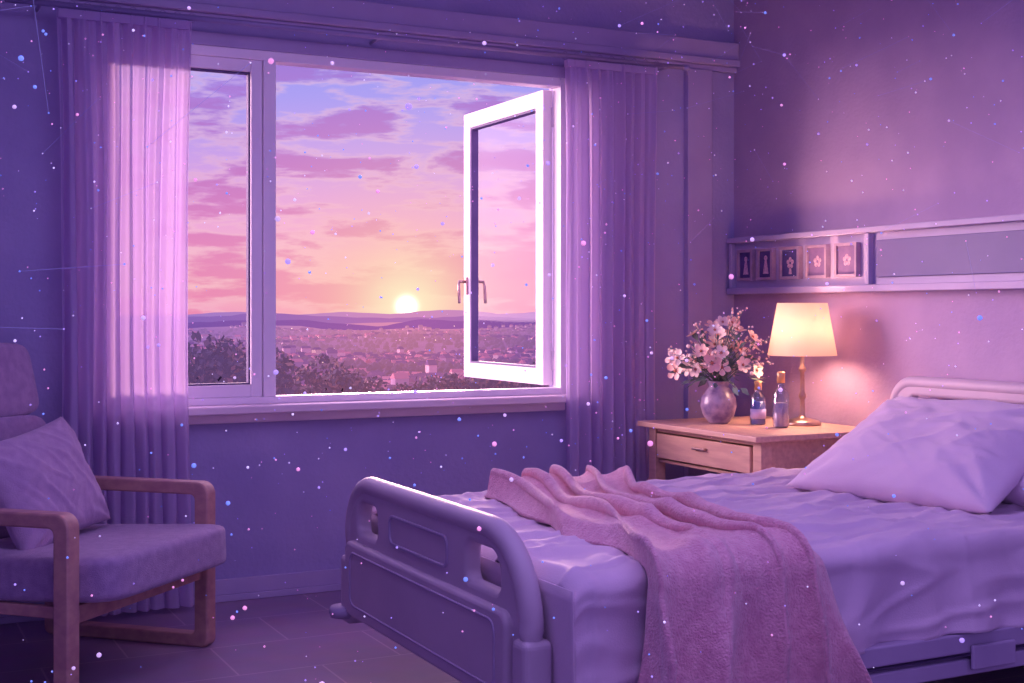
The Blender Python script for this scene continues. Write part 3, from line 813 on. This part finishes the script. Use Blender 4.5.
# ------------------------------------------------------------------ lights
SD = Vector((.379, .929, .165)).normalized()     # low sun outside the window
sl = bpy.data.lights.new('sun', 'SUN'); sl.energy = 4.4; sl.color = (1, .62, .56); sl.angle = math.radians(6)
so = bpy.data.objects.new('sun', sl); so.rotation_euler = SD.to_track_quat('Z', 'Y').to_euler(); so.location = (10, 30, 8); COL.objects.link(so)
for nm, dr, en, an_, col_ in (('added_sky_fill', (.10, .93, .42), 5.0, 100, (1, .62, .86)), ('added_side_fill', (-.78, .60, .10), 8.5, 44, (1, .62, .70))):  # added soft suns: extra sky fill, and side fill for the right curtain
    s2 = bpy.data.lights.new(nm, 'SUN'); s2.energy = en; s2.color = col_; s2.angle = math.radians(an_)
    o2 = bpy.data.objects.new(nm, s2); o2.rotation_euler = Vector(dr).to_track_quat('Z', 'Y').to_euler(); o2.location = (6, 30, 12); COL.objects.link(o2)
def area(name, loc, target, sx_, sy_, e, col):
    a = bpy.data.lights.new(name, 'AREA'); a.shape = 'RECTANGLE'; a.size = sx_; a.size_y = sy_; a.energy = e; a.color = col
    ob = bpy.data.objects.new(name, a); ob.location = loc
    ob.rotation_euler = (Vector(target)-Vector(loc)).to_track_quat('-Z', 'Y').to_euler(); COL.objects.link(ob)
area('added_violet_fill', (1.8, 3.0, 3.05), (1.9, 3.2, 0), 2.8, 2.4, 56, (.58, .43, 1.0))  # added violet fill for the room, not a ceiling fixture

# ------------------------------------------------------------------ world
w = bpy.data.worlds.new('sunset_sky'); scene.world = w; w.use_nodes = True
nt = w.node_tree; N = nt.nodes; L = nt.links; N.clear()
out = N.new('ShaderNodeOutputWorld'); bg = N.new('ShaderNodeBackground'); L.new(bg.outputs[0], out.inputs[0])
tc = N.new('ShaderNodeTexCoord'); sx = N.new('ShaderNodeSeparateXYZ'); L.new(tc.outputs['Generated'], sx.inputs[0])
def mth(op, a, b_=None, clamp=False):
    q = N.new('ShaderNodeMath'); q.operation = op; q.use_clamp = clamp
    for i, v in enumerate((a, b_)):
        if v is None: continue
        if isinstance(v, (int, float)): q.inputs[i].default_value = v
        else: L.new(v, q.inputs[i])
    return q.outputs[0]
def ramp(fac, st):
    r = N.new('ShaderNodeValToRGB'); cr = r.color_ramp
    while len(cr.elements) < len(st): cr.elements.new(.5)
    for i, (p, c) in enumerate(st): cr.elements[i].position = p; cr.elements[i].color = c
    L.new(fac, r.inputs[0]); return r.outputs[0]
def mix(f, a, b_, mode='MIX'):
    q = N.new('ShaderNodeMixRGB'); q.blend_type = mode
    for i, v in enumerate((f, a, b_)):
        if isinstance(v, (int, float)): q.inputs[i].default_value = v
        elif isinstance(v, tuple): q.inputs[i].default_value = v
        else: L.new(v, q.inputs[i])
    return q.outputs[0]
zz = mth('MULTIPLY', sx.outputs['Z'], 2.5)     # 0..0.4 -> 0..1
sky = ramp(zz, [(0, rgb(250,164,196)), (.05, rgb(255,190,198)), (.11, rgb(252,188,210)), (.16, rgb(246,176,220)), (.22, rgb(232,170,228)), (.30, rgb(206,166,238)), (.40, rgb(174,160,244)), (.50, rgb(150,154,244)), (1, rgb(96,94,210))])
mp = N.new('ShaderNodeMapping'); mp.inputs['Scale'].default_value = (7.5, 7.5, 36.0); mp.inputs['Location'].default_value = (1.3, 2.4, .7)
L.new(tc.outputs['Generated'], mp.inputs[0])
cn = N.new('ShaderNodeTexNoise'); cn.inputs['Scale'].default_value = 1.35; cn.inputs['Detail'].default_value = 10; cn.inputs['Roughness'].default_value = .58; cn.inputs['Distortion'].default_value = .15
L.new(mp.outputs[0], cn.inputs['Vector'])
cm = ramp(cn.outputs[0], [(.465, (0,0,0,1)), (.56, (1,1,1,1))])
clc = ramp(zz, [(0, rgb(242,138,178)), (.12, rgb(232,132,188)), (.25, rgb(204,122,196)), (.45, rgb(166,120,212)), (1, rgb(110,100,200))])
c1 = mix(mth('MULTIPLY', cm, .85), sky, clc)
cr2 = ramp(cn.outputs[0], [(.42, (0,0,0,1)), (.48, (1,1,1,1)), (.53, (0,0,0,1))])
c1 = mix(mth('MULTIPLY', cr2, .38), c1, rgb(255,204,214))
sd = Vector((.379, .929, .0042)).normalized()
vm = N.new('ShaderNodeVectorMath'); vm.operation = 'DOT_PRODUCT'; L.new(tc.outputs['Generated'], vm.inputs[0]); vm.inputs[1].default_value = sd
dt = mth('MAXIMUM', vm.outputs['Value'], 0.0)
g1 = mth('POWER', dt, 70000.0); g2 = mth('POWER', dt, 1800.0); g3 = mth('POWER', dt, 260.0)
c1 = mix(mth('MULTIPLY', g3, .65), c1, rgb(255,200,168))
c1 = mix(mth('MULTIPLY', g2, .95), c1, rgb(255,240,200))
c1 = mix(mth('MULTIPLY', g1, 3.0, True), c1, (2.6, 2.4, 1.9, 1))
low = mth('GREATER_THAN', sx.outputs['Z'], -.02)
c1 = mix(low, rgb(120,92,160), c1)
back = N.new('ShaderNodeMapRange'); back.inputs[1].default_value = .35; back.inputs[2].default_value = -.3
L.new(sx.outputs['Y'], back.inputs[0])
c1 = mix(back.outputs[0], c1, (.38, .27, .76, 1))
L.new(c1, bg.inputs[0]); bg.inputs[1].default_value = 1.0

# ------------------------------------------------------------------ camera
cd = bpy.data.cameras.new('camera'); cd.sensor_width = 36; cd.lens = 1309/1024*36; cd.shift_y = -29.5/1024
cd.clip_end = 30000; cd.clip_start = .05
co = bpy.data.objects.new('camera', cd); co.location = (0, 0, 1.3); co.rotation_euler = (pi/2, 0, -math.radians(26.8)); COL.objects.link(co)
scene.camera = co
